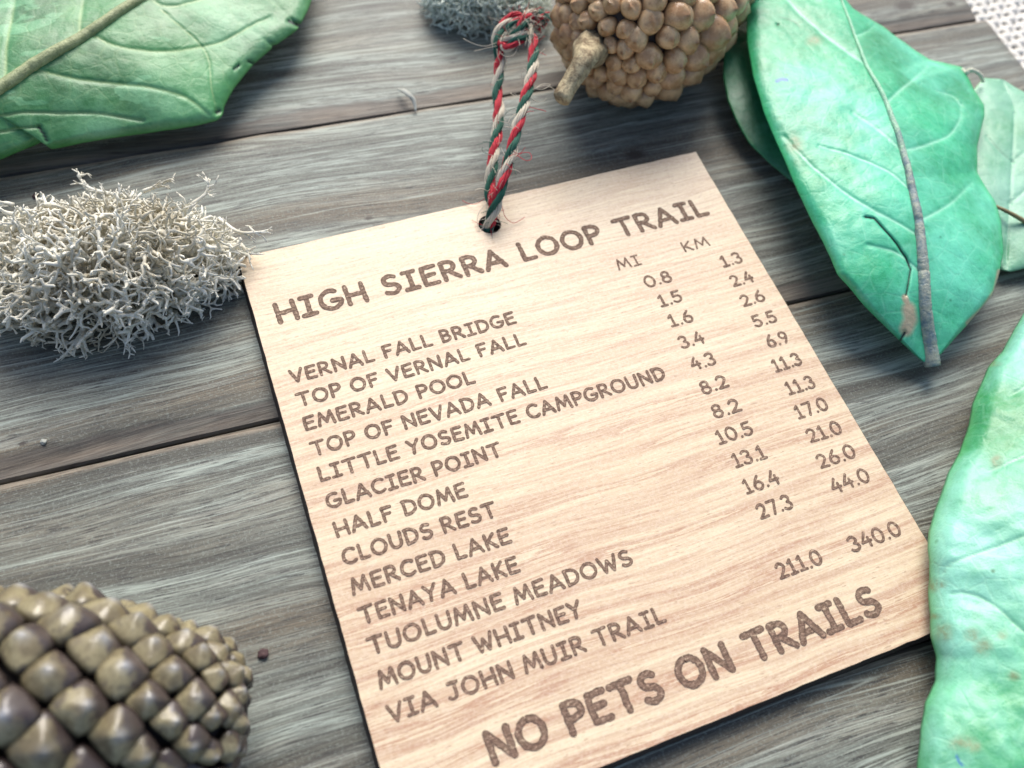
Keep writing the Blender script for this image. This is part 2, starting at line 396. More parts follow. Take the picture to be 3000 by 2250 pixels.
def arc(cx, cy, rx, ry, a0, a1, n=12):
    return [(cx + rx * math.cos(math.radians(a)), cy + ry * math.sin(math.radians(a))) for a in np.linspace(a0, a1, n)]
G = {
 'A': (.80, [[(0, 0), (.38, 1.0)], [(.38, 1.0), (.80, 0)], [(.10, .30), (.70, .32)]]),
 'B': (.60, [[(.06, 0), (.04, 1.0)], [(.04, 1.0)] + arc(.26, .76, .26, .24, 80, -80, 8) + [(.06, .52)], [(.06, .52)] + arc(.28, .27, .32, .26, 80, -85, 9) + [(.06, .01)]]),
 'C': (.70, [arc(.42, .5, .42, .5, 48, 312, 16)]),
 'D': (.72, [[(.06, 0), (.05, 1.0)], [(.0, .99), (.2, .99)] + arc(.26, .5, .46, .49, 75, -75, 11) + [(.06, .0)]]),
 'E': (.58, [[(.58, .99), (.05, .97), (.03, .5), (.05, .03), (.58, .02)], [(.05, .52), (.50, .54)]]),
 'F': (.56, [[(.56, .98), (.03, .96)], [(.03, .96), (.06, .5), (.07, 0)], [(.06, .50), (.46, .53)]]),
 'G': (.78, [arc(.42, .5, .42, .5, 58, 330, 16) + [(.80, .42), (.46, .44)]]),
 'H': (.72, [[(.02, 1), (.05, 0)], [(.68, 1), (.72, 0)], [(.05, .47), (.70, .50)]]),
 'I': (.50, [[(.02, .98), (.48, .99)], [(.25, .98), (.26, .02)], [(.0, .01), (.50, .02)]]),
 'J': (.62, [[(.14, .99), (.62, .99)], [(.46, .98), (.47, .3)] + arc(.24, .27, .23, .26, -10, -150, 8)]),
 'K': (.62, [[(.04, 1), (.06, 0)], [(.56, .98), (.08, .44)], [(.18, .54), (.62, 0)]]),
 'L': (.52, [[(.03, 1), (.05, .5), (.05, .03), (.52, .04)]]),
 'M': (.92, [[(.0, 0), (.16, 1.0)], [(.16, 1.0), (.47, .20)], [(.47, .20), (.78, 1.0)], [(.78, 1.0), (.92, 0)]]),
 'N': (.74, [[(.05, 0), (.03, 1.0)], [(.03, 1.0), (.70, .03)], [(.70, .03), (.70, 1.0)]]),
 'O': (.85, [arc(.42, .5, .42, .5, 95, 455, 22)]),
 'P': (.58, [[(.05, 0), (.03, .99)], [(.03, .99), (.22, 1.0)] + arc(.28, .72, .30, .27, 75, -85, 9) + [(.06, .45)]]),
 'R': (.66, [[(.05, 0), (.03, .98)], [(.03, .98), (.2, 1.0)] + arc(.28, .73, .27, .26, 75, -85, 9) + [(.06, .47)], [(.26, .46), (.66, .0)]]),
 'S': (.60, [arc(.31, .75, .27, .25, 40, 250, 9) + arc(.30, .26, .30, .26, 75, -145, 10)]),
 'T': (.74, [[(0, .97), (.74, 1.0)], [(.37, .97), (.39, 0)]]),
 'U': (.68, [[(.02, 1), (.03, .4)] + arc(.34, .34, .31, .34, 190, 350, 10) + [(.66, .5), (.67, 1)]]),
 'V': (.72, [[(0, 1), (.36, 0)], [(.36, 0), (.72, 1)]]),
 'W': (1.02, [[(0, 1), (.26, 0)], [(.26, 0), (.5, .72)], [(.5, .72), (.76, 0)], [(.76, 0), (1.02, 1)]]),
 'Y': (.68, [[(0, 1), (.34, .48)], [(.68, 1), (.34, .48), (.26, 0)]]),
 '0': (.60, [arc(.30, .5, .30, .5, 95, 455, 20)]),
 '1': (.44, [[(.06, .82), (.24, 1.0), (.25, .02)], [(.02, .02), (.44, .02)]]),
 '2': (.56, [arc(.27, .72, .25, .27, 160, -25, 9) + [(.30, .30), (.02, .03), (.56, .04)]]),
 '3': (.54, [arc(.24, .76, .25, .24, 150, -75, 9), arc(.25, .27, .28, .27, 75, -150, 10)]),
 '4': (.60, [[(.36, 1), (.02, .34), (.60, .36)], [(.46, .62), (.46, 0)]]),
 '5': (.56, [[(.52, .99), (.10, .97), (.07, .56)], [(.07, .56)] + arc(.25, .31, .29, .30, 80, -145, 11)]),
 '6': (.56, [[(.42, 1.0), (.14, .66), (.02, .32)], arc(.29, .29, .27, .29, 90, 450, 16)]),
 '7': (.56, [[(.0, .97), (.56, .99), (.24, 0)]]),
 '8': (.54, [arc(.27, .76, .22, .23, 90, 450, 14), arc(.27, .27, .26, .27, 90, 450, 16)]),
 '9': (.56, [arc(.27, .71, .26, .28, 0, 360, 16), [(.53, .72), (.48, .38), (.26, 0)]]),
 '.': (.10, [[(.05, .03), (.06, .04)]]),
}
zk = [0]
def stroke(mb, pts, wd, seed):
    pts = np.array(pts, float)
    dd = np.r_[0, np.cumsum(np.linalg.norm(np.diff(pts, axis=0), axis=1))]
    n = max(3, int(dd[-1] / (wd * .26)) + 1); s = np.linspace(0, dd[-1], n)
    Q = np.stack([np.interp(s, dd, pts[:, 0]), np.interp(s, dd, pts[:, 1])], -1)
    for _ in range(2):
        if n > 4: Q[1:-1] = Q[1:-1] * .5 + (Q[:-2] + Q[2:]) * .25
    T = np.gradient(Q, axis=0); T /= np.linalg.norm(T, axis=1)[:, None] + 1e-9
    Nn = np.stack([-T[:, 1], T[:, 0]], -1); h = wd / 2
    zk[0] = (zk[0] + 1) % 9; z = T0 + .0020 + .0006 * zk[0]
    jl = np.array([mnoise.noise(Vector((x * 18, y * 18, seed))) for x, y in Q]) * .3
    jr = np.array([mnoise.noise(Vector((x * 18, y * 18, seed + 9))) for x, y in Q]) * .3
    V = []; F = []; R = []
    closed = np.linalg.norm(pts[0] - pts[-1]) < wd * .2 and len(pts) > 6
    for q, nn, a, b in zip(Q, Nn, jl, jr):
        V.append((*(q + nn * h * (1 + a)), z)); V.append((*q, z)); V.append((*(q - nn * h * (1 + b)), z)); R += [1, 0, 1]
    for i in range(n - 1): F.append((3*i + 1, 3*i + 4, 3*i + 3, 3*i)); F.append((3*i + 2, 3*i + 5, 3*i + 4, 3*i + 1))
    if not closed:
        for e, sgn in ((0, -1), (n - 1, 1)):
            base = len(V); a0 = np.linspace(0, math.pi, 7)
            for a in a0[1:-1]:
                p = Q[e] + Nn[e] * h * math.cos(a) * 1.0 + T[e] * sgn * h * math.sin(a)
                V.append((*p, z)); R.append(1)
            ids = [3*e] + list(range(base, base + 5)) + [3*e + 2]
            for u_, v_ in zip(ids, ids[1:]): F.append((3*e + 1, u_, v_) if sgn < 0 else (3*e + 1, v_, u_))
    mb.add(V, F); mb.R = getattr(mb, 'R', []) + R

def split(pts, lim=62):
    pts = [p for i, p in enumerate(pts) if i == 0 or p != pts[i-1]]
    out = [[pts[0]]]
    for a, b, c in zip(pts, pts[1:], pts[2:] + [None]):
        out[-1].append(b)
        if c is not None:
            d1 = math.atan2(b[1]-a[1], b[0]-a[0]); d2 = math.atan2(c[1]-b[1], c[0]-b[0])
            dd = abs((d2 - d1 + math.pi) % (2*math.pi) - math.pi)
            if math.degrees(dd) > lim: out.append([b])
    return out

def text(txt, x0, x1, base, cap, wd, lab=None, sp=.48, gap=.27):
    h = cap - wd; y0 = base + wd / 2
    x = 0; pl = []
    for ch in txt:
        if ch == ' ': x += sp; continue
        g = gap if ch not in '.' else gap * .8
        pl.append((ch, x)); x += G[ch][0] + g
    tot = x - gap; kx = (x1 - x0 - wd) / tot
    mb = MB(); r = random.Random(txt + str(base))
    for ch, gx in pl:
        ang = r.uniform(-.02, .02); dy = r.uniform(-.02, .02)
        for si, stx in enumerate(G[ch][1]):
            for part_ in split(stx):
                P_ = [(x0 + wd / 2 + (gx + px) * kx, y0 + (py + dy + ang * px) * h) for px, py in part_]
                stroke(mb, P_, wd, r.random() * 50)
    o = mk('engraved_lettering', np.concatenate(mb.V), mb.F, M['burnt'], sg, False, dict(rim=mb.R))
    o['label'] = 'brown burnt lettering reading ' + txt
    return o
text('HIGH SIERRA LOOP TRAIL', -4.17, 4.08, 3.31, .46, .088, sp=.55)
text('NO PETS ON TRAILS', -3.10, 3.24, -4.37, .49, .105, sp=.52)
text('MI', 1.86, 2.33, 2.65, .245, .034); text('KM', 3.20, 3.75, 2.67, .235, .034)
rows = [('VERNAL FALL BRIDGE', -.29, '0.8', 2.19, '1.3', 3.75), ('TOP OF VERNAL FALL', -.28, '1.5', 2.26, '2.4', 3.73),
        ('EMERALD POOL', -1.35, '1.6', 2.26, '2.6', 3.71), ('TOP OF NEVADA FALL', -.24, '3.4', 2.25, '5.5', 3.71),
        ('LITTLE YOSEMITE CAMPGROUND', 1.76, '4.3', 2.25, '6.9', 3.75), ('GLACIER POINT', -1.37, '8.2', 2.21, '11.3', 3.62),
        ('HALF DOME', -2.12, '8.2', 2.20, '11.3', 3.63), ('CLOUDS REST', -1.79, '10.5', 2.05, '17.0', 3.56),
        ('MERCED LAKE', -1.73, '13.1', 2.12, '21.0', 3.54), ('TENAYA LAKE', -1.77, '16.4', 2.08, '26.0', 3.47),
        ('TUOLUMNE MEADOWS', -.10, '27.3', 2.10, '44.0', 3.46), ('MOUNT WHITNEY', -1.12, None, 0, None, 0),
        ('VIA JOHN MUIR TRAIL', .01, '211.0', 1.93, '340.0', 3.24)]
for i, (a, xe, m1, x1, k1, x2) in enumerate(rows):
    b = [2.14, 1.69, 1.25, .79, .34, -.13, -.60, -1.05, -1.51, -1.97, -2.42, -2.90, -3.38][i]
    text(a, -4.22, xe, b, .275, .052)
    if m1: text(m1, x1, 2.73, b, .27, .045, gap=.24); text(k1, x2, 4.19, b, .27, .045, gap=.24)

# ------------------------------------------------------------------ leaves
def seg_dist(PX, PY, poly):
    D = np.full(PX.shape, 1e9)
    for (x0, y0), (x1, y1) in zip(poly, poly[1:]):
        dx, dy = x1 - x0, y1 - y0; t = np.clip(((PX - x0) * dx + (PY - y0) * dy) / (dx*dx + dy*dy + 1e-9), 0, 1)
        D = np.minimum(D, np.hypot(PX - x0 - t * dx, PY - y0 - t * dy))
    return D
def crom(pts, t):
    pts = np.array(pts, float); k = pts[:, 0]; out = []
    T = np.zeros_like(pts[:, 1:])
    for i in range(len(pts)):
        a, b = max(i-1, 0), min(i+1, len(pts)-1); T[i] = (pts[b, 1:] - pts[a, 1:]) / (k[b] - k[a])
    for q in t:
        i = int(min(max(np.searchsorted(k, q, side='right') - 1, 0), len(k) - 2)); h = k[i+1] - k[i]; u = (q - k[i]) / h
        out.append((2*u**3-3*u*u+1)*pts[i, 1:] + (u**3-2*u*u+u)*h*T[i] + (-2*u**3+3*u*u)*pts[i+1, 1:] + (u**3-u*u)*h*T[i+1])
    return np.array(out)
def leaf(name, label, mat, mid, left, right, loc, nu=300, nv=150, bulge=.12, veins=(), cracks=(), stains=(), scars=(), inks=(), vw=5,
         vsign=-1, rib=None, rib_mat=None, wave=.06, group='leaves laid around the sign', curl=0.0, slit=()):
    root = thing(name, label, 'leaf', loc, group)
    t = np.linspace(0, 1, nu)
    m = crom(mid, t)
    def side(P, smooth=True):
        P = np.array(P, float)
        q = np.stack([np.interp(t, P[:, 0], P[:, i]) for i in (1, 2, 3)], -1)
        for _ in range(2): q[1:-1] = q[1:-1] * .5 + (q[:-2] + q[2:]) * .25
        q[:, 2] = np.convolve(np.pad(q[:, 2], 12, mode='edge'), np.ones(25) / 25, 'valid')
        return q
    L, R = side(left), side(right)
    v = np.linspace(-1, 1, nv)
    PX = np.zeros((nu, nv)); PY = PX.copy(); Z = PX.copy()
    for j, vv in enumerate(v):
        E_ = L if vv < 0 else R; a = abs(vv)
        q = m * (1 - a) + E_ * a
        PX[:, j], PY[:, j] = q[:, 0], q[:, 1]
        Z[:, j] = q[:, 2] + bulge * 4 * a * (1 - a) * np.sin(np.pi * np.clip(t, .02, .98)) ** .4 - curl * max(0, (a - .86) / .14) ** 2
    A = dict(vein=np.zeros_like(Z), crack=np.zeros_like(Z), stain=np.zeros_like(Z), scar=np.zeros_like(Z), ink=np.zeros_like(Z))
    A['rim'] = np.broadcast_to(np.clip((np.abs(v) - .93) / .07, 0, 1) ** 1.5, Z.shape).copy()
    for vn in veins:
        wd = vw
        if isinstance(vn, tuple): wd, vn = vn
        pl = spline([(*p, 0) for p in vn], 30)[:, :2]
        D = seg_dist(PX, PY, [tuple(p) for p in pl])
        fade = np.clip(seg_dist(PX, PY, [tuple(pl[-1]), tuple(pl[-1] + .01)]) / 90, 0, 1)
        A['vein'] = np.maximum(A['vein'], np.exp(-(D / (wd * .72)) ** 2) * (.25 + .75 * fade))
        Z += vsign * .018 * np.exp(-(D / (wd * 1.6)) ** 2) + (.03 * (1 - np.exp(-(D / 60) ** 2)) * .3)
        Z += vsign * .012 * np.exp(-(D / 34) ** 2) * (1 if vsign < 0 else -.6)
    for c in cracks:
        wd = 3.2
        if isinstance(c, tuple): wd, c = c
        D = seg_dist(PX, PY, c); A['crack'] = np.maximum(A['crack'], np.clip(1.6 - D / wd, 0, 1) * (1 if wd > 1.8 else .45)); Z -= (.04 if wd > 1.8 else .006) * np.exp(-(D / (wd * 2)) ** 2)
    for (x, y, rx, ry) in stains:
        D = np.hypot((PX - x) / rx, (PY - y) / ry); A['stain'] = np.maximum(A['stain'], np.clip(1.5 - D, 0, 1) * .9)
    for (wd, c) in scars:
        D = seg_dist(PX, PY, c); A['scar'] = np.maximum(A['scar'], np.clip(1.8 - D / wd, 0, 1))
    for (wd, c) in inks:
        D = seg_dist(PX, PY, c); A['ink'] = np.maximum(A['ink'], np.clip(1.5 - D / wd, 0, 1) * .85)
    sd = float(loc[0]) * 1.7
    P3 = at_many(PX, PY, Z)
    nz = np.array([mnoise.noise(Vector((p[0] * .55 + sd, p[1] * .55, sd))) + .45 * mnoise.noise(Vector((p[0] * 1.7, p[1] * 1.7 + sd, 2))) + .16 * mnoise.noise(Vector((p[0] * 5, p[1] * 5 + sd, 4))) for p in P3.reshape(-1, 3)]).reshape(Z.shape)
    P3[..., 2] += wave * nz
    P3[..., 2] = np.maximum(P3[..., 2], .05)
    V = P3.reshape(-1, 3); idx = np.arange(nu * nv).reshape(nu, nv)
    F = np.stack([idx[:-1, :-1], idx[1:, :-1], idx[1:, 1:], idx[:-1, 1:]], -1).reshape(-1, 4)
    a, b, c, d_ = V[F[0][0]], V[F[0][1]], V[F[0][2]], V[F[0][3]]
    f0 = F[len(F) // 2]; nrm = np.cross(V[f0[1]] - V[f0[0]], V[f0[2]] - V[f0[0]])
    if nrm[2] < 0: F = F[:, ::-1]
    o = mk('blade', V, F, mat, root, True, {k: x.reshape(-1) for k, x in A.items()})
    sm = o.modifiers.new('thickness', 'SOLIDIFY'); sm.thickness = .035 * S; sm.offset = -1
    if rib:
        j = nv // 2; s0, s1, r0, r1 = rib
        i0, i1 = int(s0 * (nu - 1)), int(s1 * (nu - 1))
        C = P3[i0:i1 + 1, j].copy()[::2]; C[:, 2] += .01
        V, F = tube(C, r1 + (r0 - r1) * np.linspace(1, 0, len(C)) ** 1.4 * (1 + .07 * rng.standard_normal(len(C)) * .5), 10)
        mk('midrib', V, F, rib_mat, root, True, dict(young=np.repeat(np.linspace(0, 1, len(C)), 10)))
    return root

LV_A = leaf_mat('olive_green_leaf_underside', (.026, .125, .034), (.075, .31, .095), (.22, .50, .27), 1, .38, .40, .05, (.36, .50, .20), .5, .28)
LV_B = leaf_mat('mint_green_leaf', (.014, .25, .095), (.045, .50, .235), (.17, .70, .48), 2, .50, .36, .05, (.46, .88, .64), .6)
LV_C = leaf_mat('deep_green_leaf', (.012, .12, .045), (.035, .28, .12), (.12, .40, .28), 3, .30, .4, .06, (.06, .25, .13), .5)
LV_D = leaf_mat('faded_green_leaf', (.08, .30, .15), (.16, .43, .26), (.28, .54, .40), 4, .5, .42, .10, (.22, .44, .32), .5)
LV_E = leaf_mat('spotted_mint_leaf', (.026, .25, .075), (.085, .44, .19), (.27, .64, .50), 5, .56, .38, .05, (.50, .84, .56), .8)
def rib_mat(name, c1, c2, rough=.5, young=None):
    t = NT(name); co = t.vmath('MULTIPLY', t.coord(), (100, 100, 100)); n = t.noise(t.vmath('MULTIPLY', co, (1, 1, 1)), 5, 5, .75)
    n2 = t.noise(co, 22, 3, .7)
    c = t.mix(t.ramp(n, [(.36, 0), (.6, 1)]), c1, c2)
    if young: c = t.mix(t.ramp(t.math('ADD', t.attr('young'), t.math('MULTIPLY', t.math('SUBTRACT', n, .5), .5)), [(.45, 0), (.66, 1)]), c, young)
    c = t.mix(t.ramp(n2, [(.3, .5), (.5, 0)]), c, tuple(x * .4 for x in c1))
    return t.out(c, rough, t.bump(t.math('ADD', n, n2), .02))
RIB_A = rib_mat('olive_midrib', (.20, .24, .10), (.36, .40, .20)); RIB_B = rib_mat('blue_grey_midrib', (.13, .20, .24), (.36, .38, .30), .5, (.34, .66, .44))
RIB_D = rib_mat('pale_midrib', (.22, .40, .28), (.36, .52, .36))

# top left leaf, underside up
mid = [(0, -620, 640, .7), (.12, -400, 510, 1.0), (.25, -200, 390, 1.15), (.38, 0, 258, 1.25), (.46, 110, 184, 1.3), (.56, 260, 92, 1.3), (.66, 405, 0, 1.2), (.78, 600, -120, 1.05), (.9, 790, -250, .8), (1, 900, -340, .6)]
right = [(0, -615, 650, .6), (.12, -300, 560, .55), (.25, 0, 467, .55), (.30, 90, 432, .58), (.335, 137, 410, .6), (.338, 141, 432, .6), (.345, 150, 437, .58), (.38, 240, 418, .55), (.44, 420, 388, .5), (.50, 565, 368, .5), (.545, 636, 352, .5), (.56, 650, 340, .5),
         (.58, 658, 312, .55), (.62, 688, 258, .6), (.68, 742, 190, .65), (.733, 800, 135, .7), (.735, 790, 128, .7), (.74, 806, 130, .7), (.79, 868, 88, .7), (.805, 878, 75, .7), (.808, 862, 68, .7), (.815, 880, 68, .7), (.85, 902, 25, .7), (.88, 914, -5, .68), (.95, 930, -150, .6), (1, 905, -335, .55)]
left = [(0, -625, 630, .6), (.15, -560, 300, .9), (.3, -420, 60, 1.1), (.5, -150, -180, 1.2), (.7, 180, -330, 1.1), (.88, 560, -400, .9), (1, 895, -345, .6)]
leaf('leaf', 'broad green leaf lying underside up, its olive midrib crossing the corner above the lichen', LV_A, mid, left, right, (-6, 9, 0), 330, 170, .05,
     veins=[(4, [(265, 98), (330, 132), (410, 148), (520, 151), (640, 125), (740, 72), (790, 48)]), (4, [(85, 202), (160, 218), (250, 233), (420, 252), (520, 275), (570, 300), (610, 335)]),
            (3, [(-120, 350), (0, 341), (80, 332), (200, 329), (300, 333), (420, 350)]), (4, [(430, -15), (480, 22), (560, 8), (680, -30)]), (6, [(232, 96), (236, 50), (245, -20)]), (6, [(16, 222), (22, 140), (45, -10)]), (2.5, [(-30, 392), (60, 378), (115, 372)]),
            (2.5, [(470, 30), (600, 150), (620, 260), (636, 330)])],
     cracks=[(3, [(137, 412), (128, 392), (114, 372)]), (4, [(878, 72), (862, 66), (846, 58)]), (2.2, [(745, 187), (735, 182), (728, 181)]), (2, [(700, 192), (686, 204)]), (4, [(634, 328), (644, 324)])],
     vsign=-1, rib=(.0, 1, .16, .07), rib_mat=RIB_A, wave=.05, curl=.10)

# dark leaf below the big one
mid = [(0, 2190, 20, .3), (.5, 2330, 260, .6), (1, 2480, 640, .3)]
left = [(0, 2185, 30, .3), (.1, 2150, 92, .45), (.22, 2122, 155, .5), (.34, 2119, 226, .5), (.46, 2132, 292, .5), (.58, 2158, 353, .45), (.70, 2199, 420, .4), (.82, 2253, 476, .3), (.92, 2316, 530, .2), (1, 2475, 645, .15)]
right = [(0, 2195, 10, .3), (.5, 2560, 200, .4), (1, 2490, 635, .3)]
leaf('leaf', 'dark green leaf mostly hidden beneath the big mint leaf, beside the brown cone', LV_C, mid, left, right, (6, 5, 0), 160, 90, .05, wave=.04)
# faded leaf at the right border
mid = [(0, 2905, 600, .3), (.3, 2950, 590, .35), (.5, 2960, 460, .5), (.8, 2985, 330, .5), (1, 3030, 250, .4)]
mid = [(0, 2950, 790, .25), (.25, 2950, 660, .35), (.5, 2962, 480, .45), (.8, 2972, 320, .4), (1, 2935, 232, .3)]
left = [(0, 2930, 790, .15), (.3, 2780, 640, .2), (.55, 2790, 430, .25), (.75, 2845, 270, .3), (.92, 2882, 229, .3), (1, 2930, 231, .3)]
right = [(0, 2960, 795, .2), (.2, 3130, 760, .4), (.5, 3260, 560, .45), (.75, 3130, 360, .4), (.88, 3040, 288, .35), (.95, 2970, 250, .3), (1, 2940, 232, .3)]
leaf('leaf', 'pale faded green leaf at the right border, behind the big mint leaf', LV_D, mid, left, right, (10, 3.5, 0), 200, 110, .06,
     veins=[(3, [(2962, 480), (3010, 440), (3060, 400)]), (3, [(2955, 600), (3030, 540), (3100, 520)]), (2.5, [(2962, 480), (2920, 440), (2890, 400)]), (3, [(2950, 760), (2955, 600), (2962, 480), (2972, 330)])], vw=3, wave=.05)
# big mint leaf
mid = [(0, 2732, 1072, .22), (.06, 2722, 1000, .45), (.15, 2708, 890, .85), (.26, 2700, 760, 1.15), (.38, 2683, 620, 1.35), (.5, 2648, 460, 1.4), (.62, 2592, 300, 1.35), (.72, 2528, 180, 1.25), (.82, 2480, 50, 1.1), (.91, 2430, -80, .95), (1, 2340, -230, .8)]
left = [(0, 2728, 1074, .20), (.03, 2700, 1055, .3), (.08, 2635, 1000, .5), (.13, 2588, 953, .65), (.18, 2533, 899, .8), (.23, 2488, 845, .95), (.27, 2452, 804, 1.0), (.31, 2432, 755, 1.05), (.38, 2392, 670, 1.1), (.46, 2335, 560, 1.15), (.54, 2292, 458, 1.15),
        (.62, 2240, 332, 1.15), (.70, 2205, 222, 1.1), (.78, 2189, 120, 1.05), (.85, 2188, 50, 1.0), (.9, 2192, -10, .95), (.96, 2230, -130, .85), (1, 2335, -235, .8)]
right = [(0, 2738, 1072, .22), (.03, 2748, 1048, .35), (.08, 2790, 1000, .5), (.13, 2838, 947, .6), (.20, 2905, 868, .7), (.26, 2926, 800, .75), (.31, 2940, 740, .75), (.36, 2936, 655, .7), (.41, 2913, 588, .65), (.46, 2860, 508, .7), (.51, 2861, 430, .75), (.56, 2884, 340, .7),
         (.585, 2882, 308, .65), (.61, 2852, 262, .62), (.635, 2828, 215, .6), (.65, 2822, 197, .6), (.69, 2724, 172, .7), (.71, 2692, 151, .75), (.76, 2588, 77, .85), (.82, 2498, 24, .95), (.87, 2466, -15, .95), (.95, 2420, -120, .85), (1, 2345, -228, .8)]
leaf('leaf', 'large glossy mint green leaf with a raised blue grey midrib and a beige scar', LV_B, mid, left, right, (7, 3, 0), 360, 180, .07,
     veins=[(5, [(2530, 190), (2470, 150), (2400, 92), (2340, 40), (2270, -40)]), (5, [(2640, 440), (2570, 380), (2500, 330)]), (4, [(2672, 560), (2600, 500), (2500, 455), (2400, 425)]), (5, [(2686, 690), (2620, 650), (2560, 618), (2500, 582), (2430, 530), (2360, 470), (2300, 400)]),
            (5, [(2655, 440), (2720, 425), (2780, 398), (2812, 350), (2815, 310)]), (5, [(2600, 300), (2650, 255), (2690, 220), (2718, 192)]), (5, [(2690, 650), (2780, 600), (2845, 540)]), (4, [(2505, 110), (2540, 95), (2562, 75)]), (4, [(2700, 800), (2620, 740), (2540, 720)]), (3, [(2815, 310), (2790, 280), (2740, 262)])],
     cracks=[(2.2, [(2534, 637), (2560, 640), (2585, 668), (2601, 687), (2625, 715), (2642, 741), (2653, 755), (2667, 791), (2660, 830), (2653, 866)]), (3, [(2650, 975), (2634, 1002)]), (1.2, [(2283, 50), (2310, 56), (2330, 66), (2344, 80)]), (2, [(2278, 72), (2280, 73)])],
     scars=[(7, [(2650, 872), (2660, 895)]), (15, [(2662, 905), (2668, 935), (2655, 965)]), (6, [(2925, 800), (2915, 855), (2880, 905), (2838, 945)])],
     stains=[(2385, 118, 22, 14), (2330, 420, 22, 30)], inks=[(5, [(2277, 236), (2290, 230), (2306, 233)])], vsign=-1, rib=(0, 1, .145, .016), rib_mat=RIB_B, wave=.055, curl=.10)
# bottom right leaf
mid = [(0, 3250, 760, .9), (.3, 3320, 1200, 1.5), (.6, 3300, 1700, 1.7), (.85, 3200, 2200, 1.3), (1, 3000, 2600, .9)]
left = [(0, 3150, 790, .7), (.08, 3000, 915, .65), (.13, 2970, 965, .65), (.18, 2938, 1028, .65), (.21, 2902, 1066, .65), (.25, 2873, 1134, .68), (.29, 2850, 1186, .7), (.33, 2836, 1248, .7), (.38, 2808, 1325, .72), (.42, 2778, 1384, .75), (.46, 2758, 1440, .78), (.50, 2740, 1500, .8), (.54, 2724, 1556, .8),
        (.57, 2719, 1604, .8), (.61, 2725, 1681, .78), (.66, 2726, 1780, .75), (.70, 2729, 1862, .75), (.735, 2746, 1925, .72), (.77, 2742, 1995, .7), (.80, 2708, 2060, .7), (.84, 2698, 2133, .75), (.90, 2691, 2255, .8), (1, 2720, 2560, .8)]
right = [(0, 3350, 780, .8), (.5, 3700, 1500, .8), (1, 3300, 2650, .7)]
leaf('leaf', 'mint green leaf with brown stains overlapping the lower right corner of the sign', LV_E, mid, left, right, (6, -3, 0), 360, 150, .12,
     veins=[(4, [(3300, 1500), (3100, 1540), (2900, 1610), (2790, 1650), (2760, 1680)]), (4, [(3310, 1000), (3100, 1080), (2960, 1160)]), (4, [(3300, 1250), (3100, 1300), (2900, 1380)]), (3.5, [(3250, 1900), (3050, 1880), (2900, 1760), (2830, 1735), (2790, 1738)])],
     stains=[(2850, 1860, 22, 18), (2878, 1895, 24, 26), (2768, 1710, 10, 8), (2738, 1712, 16, 18), (2738, 1804, 20, 8), (2770, 1850, 24, 24), (2970, 1980, 18, 14), (2820, 2178, 36, 20), (2850, 2190, 22, 16), (2920, 1350, 16, 18), (2905, 1060, 30, 8), (2940, 1860, 14, 12)],
     cracks=[(1.6, [(2770, 1672), (2775, 1674)])], inks=[(3, [(2802, 2212), (2812, 2232), (2822, 2242)])], vsign=-1, wave=.12, curl=.22)
# dried curl of leaf edge and the twig by the pale leaf
P = [at(*p) for p in [(2815, 205, .62), (2832, 214, .66), (2838, 206, .7), (2856, 208, .72), (2872, 220, .65), (2880, 238, .45)]]
r_ = thing('leaf_curl', 'thin pale curled strip of dried leaf edge above the faded leaf', 'leaf scrap', at(2850, 215, .5))
V, F = tube(spline(P, 40), np.linspace(.05, .035, 40) * (1 + .3 * rng.standard_normal(40) * .4), 7); mk('strip', V, F, M['pale'], r_)
P = [at(*p) for p in [(2905, 600, .45), (2935, 612, .55), (2970, 630, .55), (3005, 650, .5), (3080, 690, .5)]]
r_ = thing('twig', 'thin brown stalk lying across the faded leaf at the right border', 'twig', at(2950, 620, .5))
V, F = tube(spline(P, 40), np.linspace(.03, .055, 40) * (1 + .05 * rng.standard_normal(40)), 8); mk('stalk', V, F, M['twig'], r_)

